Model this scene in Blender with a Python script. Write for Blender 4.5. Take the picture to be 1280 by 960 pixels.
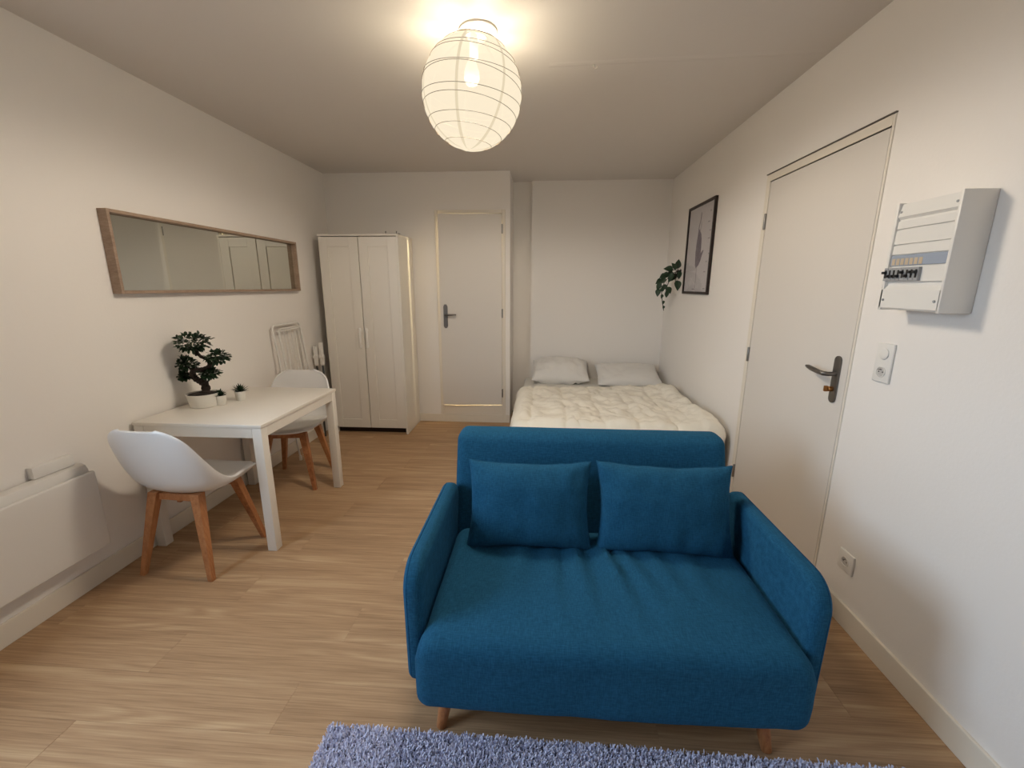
import bpy, bmesh, math, random
import numpy as np
from mathutils import Vector, Matrix, noise
random.seed(7); np.random.seed(7)
for o in list(bpy.data.objects): bpy.data.objects.remove(o)
scene = bpy.context.scene
COL = scene.collection
def lin(c):
    return tuple((v/255/12.92 if v/255 <= .04045 else ((v/255+.055)/1.055)**2.4) for v in c)

# ------------------------------------------------------------------ camera
PITCH, YAW, ROLL, FPX = .2235, .0662, .0023, 535.66
cam = bpy.data.cameras.new('camera'); camo = bpy.data.objects.new('camera', cam); COL.objects.link(camo)
cam.sensor_fit = 'HORIZONTAL'; cam.sensor_width = 36; cam.lens = FPX/1280*36; cam.clip_start = .02
f0 = Vector((-math.sin(YAW), math.cos(YAW), 0)); r0 = Vector((math.cos(YAW), math.sin(YAW), 0)); up = Vector((0, 0, 1))
fw = f0*math.cos(PITCH) - up*math.sin(PITCH); u0 = up*math.cos(PITCH) + f0*math.sin(PITCH)
rt = r0*math.cos(ROLL) + u0*math.sin(ROLL); uu = u0*math.cos(ROLL) - r0*math.sin(ROLL)
camo.matrix_world = Matrix(((rt.x, uu.x, -fw.x, 0), (rt.y, uu.y, -fw.y, 0), (rt.z, uu.z, -fw.z, 1.438), (0, 0, 0, 1)))
scene.camera = camo

# ------------------------------------------------------------------ exposure, sky, large lights
vs = scene.view_settings
vs.view_transform = 'Standard'; vs.look = 'None'; vs.gamma = 1; vs.use_curve_mapping = False; vs.exposure = -0.08
SKY = 17.0
world = bpy.data.worlds.new('world'); scene.world = world; world.use_nodes = True
wn = world.node_tree; wn.nodes.clear()
wo = wn.nodes.new('ShaderNodeOutputWorld'); bg = wn.nodes.new('ShaderNodeBackground')
tc = wn.nodes.new('ShaderNodeTexCoord'); sx = wn.nodes.new('ShaderNodeSeparateXYZ'); rmp = wn.nodes.new('ShaderNodeValToRGB')
rmp.color_ramp.elements[0].position = .48; rmp.color_ramp.elements[0].color = (.16, .15, .14, 1)
rmp.color_ramp.elements[1].position = .52; rmp.color_ramp.elements[1].color = (.62, .80, 1.0, 1)
mr = wn.nodes.new('ShaderNodeMapRange'); mr.inputs[1].default_value = -1; mr.inputs[2].default_value = 1
wn.links.new(tc.outputs['Generated'], sx.inputs[0]); wn.links.new(sx.outputs[2], mr.inputs[0]); wn.links.new(mr.outputs[0], rmp.inputs[0])
wn.links.new(rmp.outputs[0], bg.inputs[0]); bg.inputs[1].default_value = SKY; wn.links.new(bg.outputs[0], wo.inputs[0])

# room measures (metres)
XL, XR, H = -2.164, 1.338, 2.518
Y0, Y1, Y2, XC = -2.2, 4.43, 4.85, -.316
WY0, WY1, WZ0, WZ1 = -.15, .95, .95, 2.3         # window in the left wall, out of frame
BX0, BX1, BZ0, BZ1 = -1.03, -.395, .19, 2.135     # bathroom doorway
DY0, DY1, DZ = 1.918, 2.814, 2.045                # entry doorway

def portal(loc, rot, a, b_):
    pl = bpy.data.lights.new('window_portal', 'AREA'); pl.shape = 'RECTANGLE'; pl.size = a; pl.size_y = b_; pl.cycles.is_portal = True
    po = bpy.data.objects.new('window_portal', pl); COL.objects.link(po); po.location = loc; po.rotation_euler = rot
portal((XL-.12, (WY0+WY1)/2, (WZ0+WZ1)/2), (0, -math.pi/2, 0), WZ1-WZ0, WY1-WY0)

# ------------------------------------------------------------------ materials
MATS = {}
def node(nt, t, **kw):
    n = nt.nodes.new(t)
    for k, v in kw.items(): setattr(n, k, v)
    return n
def mat(name, rgb, rough=.5, metal=0., bump=None, var=None, spec=.5, sheen=0., coat=0.):
    """bump=(scale, strength, distance); var=(scale, amount) mottles the colour"""
    m = bpy.data.materials.new(name); m.use_nodes = True; nt = m.node_tree
    b = nt.nodes['Principled BSDF']; c = lin(rgb)
    b.inputs['Base Color'].default_value = (*c, 1); b.inputs['Roughness'].default_value = rough
    b.inputs['Metallic'].default_value = metal; b.inputs['Specular IOR Level'].default_value = spec
    b.inputs['Sheen Weight'].default_value = sheen; b.inputs['Coat Weight'].default_value = coat
    t = node(nt, 'ShaderNodeTexCoord')
    if var:
        n = node(nt, 'ShaderNodeTexNoise'); n.inputs['Scale'].default_value = var[0]; n.inputs['Detail'].default_value = 4
        nt.links.new(t.outputs['Object'], n.inputs['Vector'])
        r = node(nt, 'ShaderNodeValToRGB'); a = var[1]
        r.color_ramp.elements[0].position = .3; r.color_ramp.elements[0].color = (*[v*(1-a) for v in c], 1)
        r.color_ramp.elements[1].position = .7; r.color_ramp.elements[1].color = (*[min(1, v*(1+a)) for v in c], 1)
        nt.links.new(n.outputs['Fac'], r.inputs[0]); nt.links.new(r.outputs[0], b.inputs['Base Color'])
    if bump:
        n = node(nt, 'ShaderNodeTexNoise'); n.inputs['Scale'].default_value = bump[0]; n.inputs['Detail'].default_value = 3
        nt.links.new(t.outputs['Object'], n.inputs['Vector'])
        bp = node(nt, 'ShaderNodeBump'); bp.inputs['Strength'].default_value = bump[1]; bp.inputs['Distance'].default_value = bump[2]
        nt.links.new(n.outputs['Fac'], bp.inputs['Height']); nt.links.new(bp.outputs[0], b.inputs['Normal'])
    MATS[name] = m
    return m
def fabric(name, rgb, scale=420, amount=.28):
    """woven cloth: crossed slub threads in colour and relief"""
    m = mat(name, rgb, .92, spec=.15, sheen=.25); nt = m.node_tree; b = nt.nodes['Principled BSDF']; c = lin(rgb)
    b.inputs['Sheen Tint'].default_value = (*[min(1, v*2+.03) for v in c], 1)
    t = [n for n in nt.nodes if n.type == 'TEX_COORD'][0]
    outs = []
    for sc in ((scale*.12, scale, scale*.5), (scale, scale*.12, scale*.12)):
        mp = node(nt, 'ShaderNodeMapping'); mp.inputs['Scale'].default_value = sc; nt.links.new(t.outputs['Object'], mp.inputs[0])
        n = node(nt, 'ShaderNodeTexNoise'); n.inputs['Scale'].default_value = 1; n.inputs['Detail'].default_value = 2; nt.links.new(mp.outputs[0], n.inputs['Vector']); outs.append(n)
    ad = node(nt, 'ShaderNodeMath', operation='ADD'); nt.links.new(outs[0].outputs['Fac'], ad.inputs[0]); nt.links.new(outs[1].outputs['Fac'], ad.inputs[1])
    r = node(nt, 'ShaderNodeValToRGB'); r.color_ramp.elements[0].position = .35; r.color_ramp.elements[1].position = .7
    r.color_ramp.elements[0].color = (*[v*(1-amount) for v in c], 1); r.color_ramp.elements[1].color = (*[min(1, v*(1+amount)+.004) for v in c], 1)
    hf = node(nt, 'ShaderNodeMath', operation='MULTIPLY'); hf.inputs[1].default_value = .5; nt.links.new(ad.outputs[0], hf.inputs[0])
    nt.links.new(hf.outputs[0], r.inputs[0]); nt.links.new(r.outputs[0], b.inputs['Base Color'])
    bp = node(nt, 'ShaderNodeBump'); bp.inputs['Strength'].default_value = .35; bp.inputs['Distance'].default_value = .002
    nt.links.new(ad.outputs[0], bp.inputs['Height']); nt.links.new(bp.outputs[0], b.inputs['Normal'])
    return m
def wood(name, dark, mid, light, stretch=(1.1, 9, 9), rings=22, rough=.5, rnd=.12, bump=.15, ringamt=.5):
    m = bpy.data.materials.new(name); m.use_nodes = True; nt = m.node_tree; b = nt.nodes['Principled BSDF']
    L = nt.links.new
    t = node(nt, 'ShaderNodeTexCoord'); oi = node(nt, 'ShaderNodeObjectInfo')
    ml = node(nt, 'ShaderNodeMath', operation='MULTIPLY'); ml.inputs[1].default_value = 37; L(oi.outputs['Random'], ml.inputs[0])
    cb = node(nt, 'ShaderNodeCombineXYZ'); L(ml.outputs[0], cb.inputs[0]); L(ml.outputs[0], cb.inputs[1]); L(ml.outputs[0], cb.inputs[2])
    ad = node(nt, 'ShaderNodeVectorMath', operation='ADD'); L(t.outputs['Object'], ad.inputs[0]); L(cb.outputs[0], ad.inputs[1])
    mp = node(nt, 'ShaderNodeMapping'); mp.inputs['Scale'].default_value = stretch; L(ad.outputs[0], mp.inputs[0])
    n1 = node(nt, 'ShaderNodeTexNoise'); n1.inputs['Scale'].default_value = .8; n1.inputs['Detail'].default_value = 1.5; L(mp.outputs[0], n1.inputs['Vector'])
    k = node(nt, 'ShaderNodeMath', operation='MULTIPLY'); k.inputs[1].default_value = rings*6.283; L(n1.outputs['Fac'], k.inputs[0])
    s = node(nt, 'ShaderNodeMath', operation='SINE'); L(k.outputs[0], s.inputs[0])
    mp2 = node(nt, 'ShaderNodeMapping'); mp2.inputs['Scale'].default_value = (stretch[0]*3.5, stretch[1]*16, stretch[2]*16); L(ad.outputs[0], mp2.inputs[0])
    n2 = node(nt, 'ShaderNodeTexNoise'); n2.inputs['Scale'].default_value = 1; n2.inputs['Detail'].default_value = 5; n2.inputs['Roughness'].default_value = .65; L(mp2.outputs[0], n2.inputs['Vector'])
    mp3 = node(nt, 'ShaderNodeMapping'); mp3.inputs['Scale'].default_value = (stretch[0]*.9, stretch[1]*1.4, stretch[2]*1.4); L(ad.outputs[0], mp3.inputs[0])
    n3 = node(nt, 'ShaderNodeTexNoise'); n3.inputs['Scale'].default_value = 1; n3.inputs['Detail'].default_value = 3; L(mp3.outputs[0], n3.inputs['Vector'])
    # rings fade in and out along the board
    sm = node(nt, 'ShaderNodeMapRange'); sm.inputs[1].default_value = .45; sm.inputs[2].default_value = .7; sm.inputs[3].default_value = 0; sm.inputs[4].default_value = .12*ringamt; L(n3.outputs['Fac'], sm.inputs[0])
    rs = node(nt, 'ShaderNodeMath', operation='MULTIPLY'); L(s.outputs[0], rs.inputs[0]); L(sm.outputs[0], rs.inputs[1])
    mx = node(nt, 'ShaderNodeMath', operation='MULTIPLY_ADD'); mx.inputs[1].default_value = .6; L(n2.outputs['Fac'], mx.inputs[0])
    hh = node(nt, 'ShaderNodeMath', operation='MULTIPLY'); hh.inputs[1].default_value = .4; L(n3.outputs['Fac'], hh.inputs[0]); L(hh.outputs[0], mx.inputs[2])
    sumn = node(nt, 'ShaderNodeMath', operation='ADD'); L(mx.outputs[0], sumn.inputs[0]); L(rs.outputs[0], sumn.inputs[1])
    rv = node(nt, 'ShaderNodeMath', operation='MULTIPLY_ADD'); rv.inputs[1].default_value = rnd; L(oi.outputs['Random'], rv.inputs[0]); L(sumn.outputs[0], rv.inputs[2])
    r = node(nt, 'ShaderNodeValToRGB'); e = r.color_ramp.elements
    e[0].position = .32; e[0].color = (*lin(dark), 1); e[1].position = .74; e[1].color = (*lin(light), 1)
    mm = e.new(.52); mm.color = (*lin(mid), 1)
    L(rv.outputs[0], r.inputs[0]); L(r.outputs[0], b.inputs['Base Color']); b.inputs['Roughness'].default_value = rough; b.inputs['Specular IOR Level'].default_value = .4
    bp = node(nt, 'ShaderNodeBump'); bp.inputs['Strength'].default_value = bump; bp.inputs['Distance'].default_value = .002; L(sumn.outputs[0], bp.inputs['Height']); L(bp.outputs[0], b.inputs['Normal'])
    MATS[name] = m
    return m
def emit(name, rgb, strength, base=(240, 232, 215)):
    m = mat(name, base, .8); b = m.node_tree.nodes['Principled BSDF']
    b.inputs['Emission Color'].default_value = (*rgb, 1); b.inputs['Emission Strength'].default_value = strength
    return m

wallm = mat('wall_paint', (240, 235, 229), .85, bump=(90, .12, .004), spec=.2)
ceilm = mat('ceiling_paint', (222, 216, 210), .9, bump=(14, .1, .01), spec=.15)
whitem = mat('white_lacquer', (232, 226, 216), .35, bump=(40, .03, .002))
doorm = mat('door_paint', (222, 216, 208), .45, bump=(60, .05, .002))
trimm = mat('trim_paint', (230, 222, 208), .45)
heatm = mat('heater_enamel', (226, 222, 216), .4)
plasm = mat('white_plastic', (233, 230, 224), .35)
handm = mat('handle_white', (247, 244, 238), .3)
chairm = mat('chair_plastic', (234, 233, 232), .32)
padm = mat('chair_pad_vinyl', (230, 228, 224), .45, bump=(120, .1, .002))
tabm = mat('table_lacquer', (238, 232, 222), .3)
steel = mat('brushed_steel', (150, 146, 142), .35, metal=1.)
dsteel = mat('satin_nickel', (118, 114, 110), .4, metal=.9)
brass = mat('brass', (150, 105, 60), .35, metal=.9)
dark = mat('dark_gap', (52, 38, 30), .9)  # paints shade into door and wardrobe gaps; also the subfloor colour
blackm = mat('black_plastic', (28, 28, 30), .5)
greym = mat('breaker_grey', (160, 161, 162), .5)
tanm = mat('label_tan', (196, 178, 150), .6)
labm = mat('label_window', (158, 168, 184), .25)
framem = wood('black_frame_wood', (22, 14, 12), (38, 26, 22), (52, 38, 32), (3, 30, 30), 4, .45)
paperm = mat('print_paper', (202, 197, 198), .7)
inkm = mat('print_ink', (118, 108, 120), .7, var=(30, .25))
ink2 = mat('print_ink_light', (150, 142, 148), .7)
floorm = wood('oak_laminate', (138, 107, 78), (178, 144, 109), (202, 171, 134), (1.0, 11, 11), 9, .5, .05, .1, .9)
oakv = wood('chair_oak', (128, 78, 46), (172, 114, 72), (196, 140, 94), (14, 14, 1.5), 6, .45, .12)
mirfr = wood('mirror_oak', (138, 114, 97), (162, 138, 118), (182, 159, 139), (12, 2, 12), 5, .55, .05)
teal = fabric('teal_fabric', (28, 84, 116))
tealp = fabric('teal_piping', (14, 66, 100))
rugm = mat('rug_yarn', (224, 225, 250), .95, var=(60, .12), spec=.1, sheen=.3)
rugb = mat('rug_backing', (120, 120, 136), .95)
duvm = mat('duvet_cotton', (244, 238, 224), .9, bump=(26, .3, .01), spec=.1, sheen=.15)
pilm = mat('pillow_cotton', (232, 229, 224), .9, bump=(22, .3, .012), spec=.1, sheen=.15)
matm = mat('mattress_cotton', (228, 224, 216), .9, bump=(50, .2, .004), spec=.1)
leafm = mat('leaf_green', (34, 58, 34), .5, var=(40, .45))
leaf2 = mat('ivy_green', (34, 58, 34), .45, var=(14, .5))
barkm = mat('bark', (52, 40, 34), .9, bump=(70, .8, .006))
soilm = mat('soil', (46, 36, 30), .95, bump=(160, 1, .006))
potm = mat('white_ceramic', (232, 228, 218), .35)
darkpole = mat('dark_pole', (70, 70, 68), .4, metal=.4)
glassp = bpy.data.materials.new('window_glass'); glassp.use_nodes = True
gn = glassp.node_tree; gn.nodes.clear()
go = gn.nodes.new('ShaderNodeOutputMaterial'); gm = gn.nodes.new('ShaderNodeMixShader'); gt = gn.nodes.new('ShaderNodeBsdfTransparent'); gg = gn.nodes.new('ShaderNodeBsdfGlossy')
gg.inputs['Roughness'].default_value = .02
gm.inputs[0].default_value = .05; gn.links.new(gt.outputs[0], gm.inputs[1]); gn.links.new(gg.outputs[0], gm.inputs[2]); gn.links.new(gm.outputs[0], go.inputs[0])
mirm = mat('mirror_glass', (205, 206, 198), .015, metal=1.)
paper_lamp = emit('lamp_paper', (1.0, .80, .52), .75)
def paper(m, rgb, strength, t):
    nt = m.node_tree; out = [n for n in nt.nodes if n.type == 'OUTPUT_MATERIAL'][0]
    mx = node(nt, 'ShaderNodeMixShader'); tr_ = node(nt, 'ShaderNodeBsdfTransparent'); tr_.inputs[0].default_value = (1, .95, .86, 1); mx.inputs[0].default_value = t
    em = node(nt, 'ShaderNodeEmission'); em.inputs[0].default_value = (*rgb, 1); em.inputs[1].default_value = strength
    nt.links.new(em.outputs[0], mx.inputs[1]); nt.links.new(tr_.outputs[0], mx.inputs[2]); nt.links.new(mx.outputs[0], out.inputs[0])
paper(paper_lamp, (1.0, .87, .66), 1.10, .27)
seam_lamp = emit('lamp_paper_seam', (1.0, .78, .48), .6)
paper(seam_lamp, (1.0, .85, .60), .80, .2)
wirem = mat('lamp_wire', (120, 100, 72), .6)
bulbm = emit('bulb_glass', (1.0, .84, .6), .95)

# ------------------------------------------------------------------ mesh helpers
class MB:
    def __init__(s): s.bm = bmesh.new()
    def box(s, x0, x1, y0, y1, z0, z1, bev=0, seg=2):
        vs_ = [s.bm.verts.new(p) for p in ((x0,y0,z0),(x1,y0,z0),(x1,y1,z0),(x0,y1,z0),(x0,y0,z1),(x1,y0,z1),(x1,y1,z1),(x0,y1,z1))]
        fs = [s.bm.faces.new([vs_[i] for i in q]) for q in ((3,2,1,0),(4,5,6,7),(0,1,5,4),(1,2,6,5),(2,3,7,6),(3,0,4,7))]
        if bev:
            es = list({e for f in fs for e in f.edges})
            bmesh.ops.bevel(s.bm, geom=es, offset=bev, segments=seg, profile=.5, affect='EDGES', clamp_overlap=True)
        return s
    def prism(s, poly, axis, a, b, bev=0, seg=2):
        """poly: 2D points in the plane across axis ('x': (y,z); 'y': (x,z); 'z': (x,y))"""
        def P(p, t): return {'x': (t, p[0], p[1]), 'y': (p[0], t, p[1]), 'z': (p[0], p[1], t)}[axis]
        A = [s.bm.verts.new(P(p, a)) for p in poly]; B_ = [s.bm.verts.new(P(p, b)) for p in poly]; n = len(poly)
        fs = [s.bm.faces.new(A), s.bm.faces.new(B_)]
        for i in range(n): fs.append(s.bm.faces.new((A[i], A[(i+1) % n], B_[(i+1) % n], B_[i])))
        if bev:
            es = list(set(fs[0].edges) | set(fs[1].edges))
            bmesh.ops.bevel(s.bm, geom=es, offset=bev, segments=seg, profile=.5, affect='EDGES', clamp_overlap=True)
        return s
    def tube(s, pts, r, n=8, cap=True, closed=False):
        pts = [Vector(p) for p in pts]; rs = r if isinstance(r, (list, tuple)) else [r]*len(pts); rings = []
        N = len(pts); prev = None
        for i, p in enumerate(pts):
            if closed: t = pts[(i+1) % N]-pts[i-1]
            else: t = pts[min(i+1, N-1)]-pts[max(i-1, 0)]
            t.normalize()
            if prev is None:
                a = Vector((0, 0, 1)) if abs(t.z) < .9 else Vector((1, 0, 0)); nrm = t.cross(a).normalized()
            else: nrm = (prev - t*prev.dot(t)).normalized()
            prev = nrm; bn = t.cross(nrm)
            rings.append([s.bm.verts.new(p+(nrm*math.cos(2*math.pi*k/n)+bn*math.sin(2*math.pi*k/n))*rs[i]) for k in range(n)])
        for i in range(N if closed else N-1):
            a, b = rings[i], rings[(i+1) % N]
            for k in range(n): s.bm.faces.new((a[k], a[(k+1) % n], b[(k+1) % n], b[k]))
        if cap and not closed:
            s.bm.faces.new(rings[0][::-1]); s.bm.faces.new(rings[-1])
        return s
    def lathe(s, prof, c=(0, 0, 0), axis='z', n=24):
        """prof: (radius, height) pairs along the axis"""
        rings = []
        for r, h in prof:
            ring = []
            for k in range(n):
                a = 2*math.pi*k/n; p = {'z': (r*math.cos(a), r*math.sin(a), h), 'x': (h, r*math.cos(a), r*math.sin(a)), 'y': (r*math.cos(a), h, r*math.sin(a))}[axis]
                ring.append(s.bm.verts.new((p[0]+c[0], p[1]+c[1], p[2]+c[2])))
            rings.append(ring)
        for a, b in zip(rings, rings[1:]):
            for k in range(n): s.bm.faces.new((a[k], a[(k+1) % n], b[(k+1) % n], b[k]))
        s.bm.faces.new(rings[0][::-1]); s.bm.faces.new(rings[-1])
        return s
    def taper(s, p0, p1, w0, w1, bev=.003):
        """four-sided tapering bar, w=(wx, wy) half widths at each end"""
        q = []
        for p, w in ((p0, w0), (p1, w1)):
            q += [s.bm.verts.new((p[0]+a*w[0], p[1]+b*w[1], p[2])) for a, b in ((-1,-1),(1,-1),(1,1),(-1,1))]
        fs = [s.bm.faces.new([q[i] for i in f]) for f in ((3,2,1,0),(4,5,6,7),(0,1,5,4),(1,2,6,5),(2,3,7,6),(3,0,4,7))]
        if bev: bmesh.ops.bevel(s.bm, geom=list({e for f in fs for e in f.edges}), offset=bev, segments=2, profile=.5, affect='EDGES')
        return s
    def grid(s, fn, nu, nv):
        g = [[s.bm.verts.new(fn(i/nu, j/nv)) for j in range(nv+1)] for i in range(nu+1)]
        for i in range(nu):
            for j in range(nv): s.bm.faces.new((g[i][j], g[i+1][j], g[i+1][j+1], g[i][j+1]))
        return s
    def rbox(s, c, h, r, n=(10, 10, 6), fn=None, k=4):
        """soft box: centre, half sizes, corner radius; fn(p) bends the surface"""
        def axis(hh, m):
            a = [-hh + r*(1-math.cos(math.pi/2*i/k)) * 1.0 for i in range(k)]
            inner = [-(hh-r) + 2*(hh-r)*i/m for i in range(m+1)]
            return a + inner + [-v for v in a[::-1]]
        ax = [axis(h[i], n[i]) for i in range(3)]; cache = {}
        def V(p):
            key = tuple(round(v, 6) for v in p)
            if key in cache: return cache[key]
            inn = Vector([max(-(h[i]-r), min(h[i]-r, p[i])) for i in range(3)]); d = Vector(p)-inn
            q = inn + d.normalized()*r if d.length > 1e-9 else Vector(p)
            q = q + Vector(c)
            if fn: q = Vector(fn(q))
            cache[key] = s.bm.verts.new(q); return cache[key]
        for a in range(3):
            b, d = (a+1) % 3, (a+2) % 3
            for sg in (-1, 1):
                for i in range(len(ax[b])-1):
                    for j in range(len(ax[d])-1):
                        q = []
                        for ii, jj in ((i, j), (i+1, j), (i+1, j+1), (i, j+1)):
                            p = [0, 0, 0]; p[a] = sg*h[a]; p[b] = ax[b][ii]; p[d] = ax[d][jj]; q.append(V(p))
                        if sg < 0: q = q[::-1]
                        if len(set(q)) == 4: s.bm.faces.new(q)
        return s
    def build(s, name, m, parent=None, origin=(0, 0, 0), smooth=False, ang=40):
        bmesh.ops.recalc_face_normals(s.bm, faces=s.bm.faces)
        me = bpy.data.meshes.new(name); bmesh.ops.translate(s.bm, verts=s.bm.verts, vec=-Vector(origin)); s.bm.to_mesh(me); s.bm.free()
        return link(name, me, m, parent, origin, smooth, ang)
def link(name, me, m, parent=None, origin=(0, 0, 0), smooth=False, ang=40):
    if m: me.materials.append(m)
    if smooth:
        me.polygons.foreach_set('use_smooth', [True]*len(me.polygons))
        if hasattr(me, 'set_sharp_from_angle'): me.set_sharp_from_angle(angle=math.radians(ang))
    o = bpy.data.objects.new(name, me); COL.objects.link(o)
    if parent: o.parent = parent
    else: o.location = origin
    return o
def tag(o, label, cat, group=None):
    o['label'] = label; o['category'] = cat
    if group: o['group'] = group
    return o
def thing(name, label, cat, loc=(0, 0, 0), rz=0, group=None):
    o = bpy.data.objects.new(name, None); COL.objects.link(o); o.empty_display_size = .05
    o.location = loc; o.rotation_euler = (0, 0, rz)
    return tag(o, label, cat, group)
def struct(o, label=None):
    o['kind'] = 'structure'
    if label: o['label'] = label
    return o
def sempty(name, loc, label):
    o = bpy.data.objects.new(name, None); COL.objects.link(o); o.location = loc; o.empty_display_size = .05
    return struct(o, label)
def copy_tree(o, parent=None):
    c = o.copy(); COL.objects.link(c)
    if parent: c.parent = parent
    for ch in o.children: copy_tree(ch, c)
    return c
def fbm(x, y, z=0., o=3): return noise.fractal(Vector((x, y, z)), 1.0, 2.0, o)

# ================================================================== THE SETTING
T = .1
b = MB(); b.box(XL-T, XR+T, Y0-T, 5.7, -.08, -.012); flo = struct(b.build('floor', dark), 'warm oak laminate floor of wide boards running across the room')
# laminate boards, each its own object
PW, PL, GAP = .192, 1.28, .0003
meshes = {}
row = 0; y = Y0
while y < Y2-.01:
    y1 = min(y+PW, Y2); x_start = XL if y < Y1-.02 else XC
    x = XL - (row*.47 % 1.0)*PL
    while x < XR:
        a, c_ = max(x, x_start), min(x+PL, XR)
        if c_-a > .03:
            key = (round(c_-a, 3), round(y1-y, 3))
            if key not in meshes:
                w, d = key; q = MB(); q.box(GAP, w-GAP, GAP, d-GAP, -.012, 0, .0003, 1); q.bm.normal_update()
                me = bpy.data.meshes.new('plank'); q.bm.to_mesh(me); q.bm.free(); me.materials.append(floorm); meshes[key] = me
            o = bpy.data.objects.new('plank', meshes[key]); COL.objects.link(o); o.parent = flo; o.location = (a, y, 0)
        x += PL
    y += PW; row += 1

struct(MB().box(XL-T, XR+T, Y0-T, 5.7, H, H+.1).build('ceiling', ceilm), 'matt off-white plaster ceiling')
# left wall with the window that lights the room
q = MB(); q.box(XL-T, XL, Y0-T, WY0, 0, H); q.box(XL-T, XL, WY1, Y1+.07, 0, H); q.box(XL-T, XL, WY0, WY1, 0, WZ0); q.box(XL-T, XL, WY0, WY1, WZ1, H)
struct(q.build('wall_left', wallm), 'plain warm white wall carrying the long mirror')
w1 = sempty('window_1', (XL-.05, (WY0+WY1)/2, WZ0), 'white casement window in the near part of the left wall')
o_ = w1.location
q = MB(); e = .05
q.box(XL-.08, XL-.03, WY0, WY0+e, WZ0, WZ1, .004); q.box(XL-.08, XL-.03, WY1-e, WY1, WZ0, WZ1, .004); q.box(XL-.08, XL-.03, WY0+e, WY1-e, WZ0, WZ0+e, .004); q.box(XL-.08, XL-.03, WY0+e, WY1-e, WZ1-e, WZ1, .004)
q.box(XL-.075, XL-.035, (WY0+WY1)/2-.03, (WY0+WY1)/2+.03, WZ0+e, WZ1-e, .004); q.build('window_frame', whitem, w1, o_)
for s in (0, 1):
    ya = WY0+e if s == 0 else (WY0+WY1)/2+.03; yb = (WY0+WY1)/2-.03 if s == 0 else WY1-e
    MB().box(XL-.058, XL-.052, ya, yb, WZ0+e, WZ1-e).build('pane', glassp, w1, o_)
# right wall with the entry doorway
q = MB(); q.box(XR, XR+T, Y0-T, DY0, 0, H); q.box(XR, XR+T, DY1, Y2+T, 0, H); q.box(XR, XR+T, DY0, DY1, DZ, H)
struct(q.build('wall_right', wallm), 'plain warm white wall with the flush entry door')
struct(MB().box(XL, XR, Y0-T, Y0, 0, H).build('wall_front', wallm), 'plain white wall behind the camera')
# back wall left of the alcove, with the bathroom doorway
q = MB(); q.box(XL, BX0, Y1, Y1+.07, 0, H); q.box(BX1, XC, Y1, Y1+.07, 0, H); q.box(BX0, BX1, Y1, Y1+.07, BZ1, H); q.box(BX0, BX1, Y1, Y1+.07, 0, BZ0)
struct(q.build('wall_back', wallm), 'white wall behind the wardrobe with the bathroom door')
struct(MB().box(XC-.07, XC, Y1+.07, 5.6, 0, H).build('wall_alcove_side', wallm), 'short white return wall beside the bed')
q = MB(); q.box(XC, -.115, Y2+.04, Y2+.14, 0, H); q.box(-.115, XR, Y2, Y2+.14, 0, H)
struct(q.build('wall_alcove_back', wallm), 'white wall at the head of the bed')
q = MB(); q.box(-1.37, -1.3, Y1+.07, 5.6, 0, H); q.box(-1.37, XC, 5.6, 5.67, 0, H)
struct(q.build('wall_bathroom', wallm), 'white walls of the small room behind the ajar door')
struct(MB().box(-1.3, XC-.07, Y1+.07, 5.6, 0, BZ0-.005).build('floor_bathroom', trimm), 'raised pale floor of the small bathroom')
def skirting(name, x0, x1, y0, y1, h=.1):
    return struct(MB().box(x0, x1, y0, y1, 0, h, .003).build(name, trimm), 'white painted skirting board')
skirting('baseboard_left', XL, XL+.013, Y0, 3.99)
q = MB(); q.box(XR-.013, XR, Y0, DY0-.014, 0, .1, .003); q.box(XR-.013, XR, DY1+.045, Y2, 0, .1, .003)
struct(q.build('baseboard_right', trimm), 'white painted skirting board along the door wall')
q = MB(); q.box(XL, BX0-.005, Y1-.013, Y1, 0, .085, .003); q.box(BX0-.004, BX1+.005, Y1-.016, Y1, 0, .085, .003); q.box(BX1+.006, XC, Y1-.013, Y1, 0, .085, .003)
struct(q.build('baseboard_back', trimm), 'white painted skirting board under the bathroom door')
skirting('baseboard_front', XL+.013, XR-.013, Y0, Y0+.013)
# filled plaster seam on the ceiling
def seam(u, v):
    x = .02 + 1.3*u; yy = 2.45-.05*u + (v-.5)*.05 + .006*fbm(x*4, 3); hgt = .0025*max(0, 1-(2*v-1)**2)*(1+.6*fbm(x*9, v*3, 2))
    return (x, yy, H-max(0, hgt)+.0002)
struct(MB().grid(seam, 90, 6).build('trim_1', ceilm, None, (0, 0, 0), True), 'low plaster ridge across the ceiling')

# ---- entry door (right wall)
d1 = sempty('door_1', (XR, DY0, 0), 'flush white entry door with steel lever handle'); oo = d1.location
q = MB(); q.box(XR+.045, XR+T, DY0, DY1, 0, DZ); q.build('gap_darkener', dark, d1, oo)  # brown backing added behind the leaf so its edge gaps read dark
q = MB(); q.box(XR-.004, XR+.04, DY0+.003, DY1-.004, .008, DZ-.006, .0015); q.build('leaf', doorm, d1, oo)
q = MB(); q.box(XR-.006, XR+.03, DY1, DY1+.042, 0, DZ+.04, .002); q.build('frame_jamb', trimm, d1, oo)
q = MB(); q.box(XR-.005, XR+.03, DY0-.012, DY0, 0, DZ+.04, .002); q.build('frame_jamb', trimm, d1, oo)
q = MB(); q.box(XR-.006, XR+.03, DY0, DY1, DZ, DZ+.04, .002); q.build('frame_head', trimm, d1, oo)
q = MB(); q.box(XR-.009, XR, DY0-.014, DY1+.046, DZ+.041, DZ+.046); q.build('head_shadow_line', dsteel, d1, oo)  # dark strip stands in for the shadow line above the frame
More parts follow.
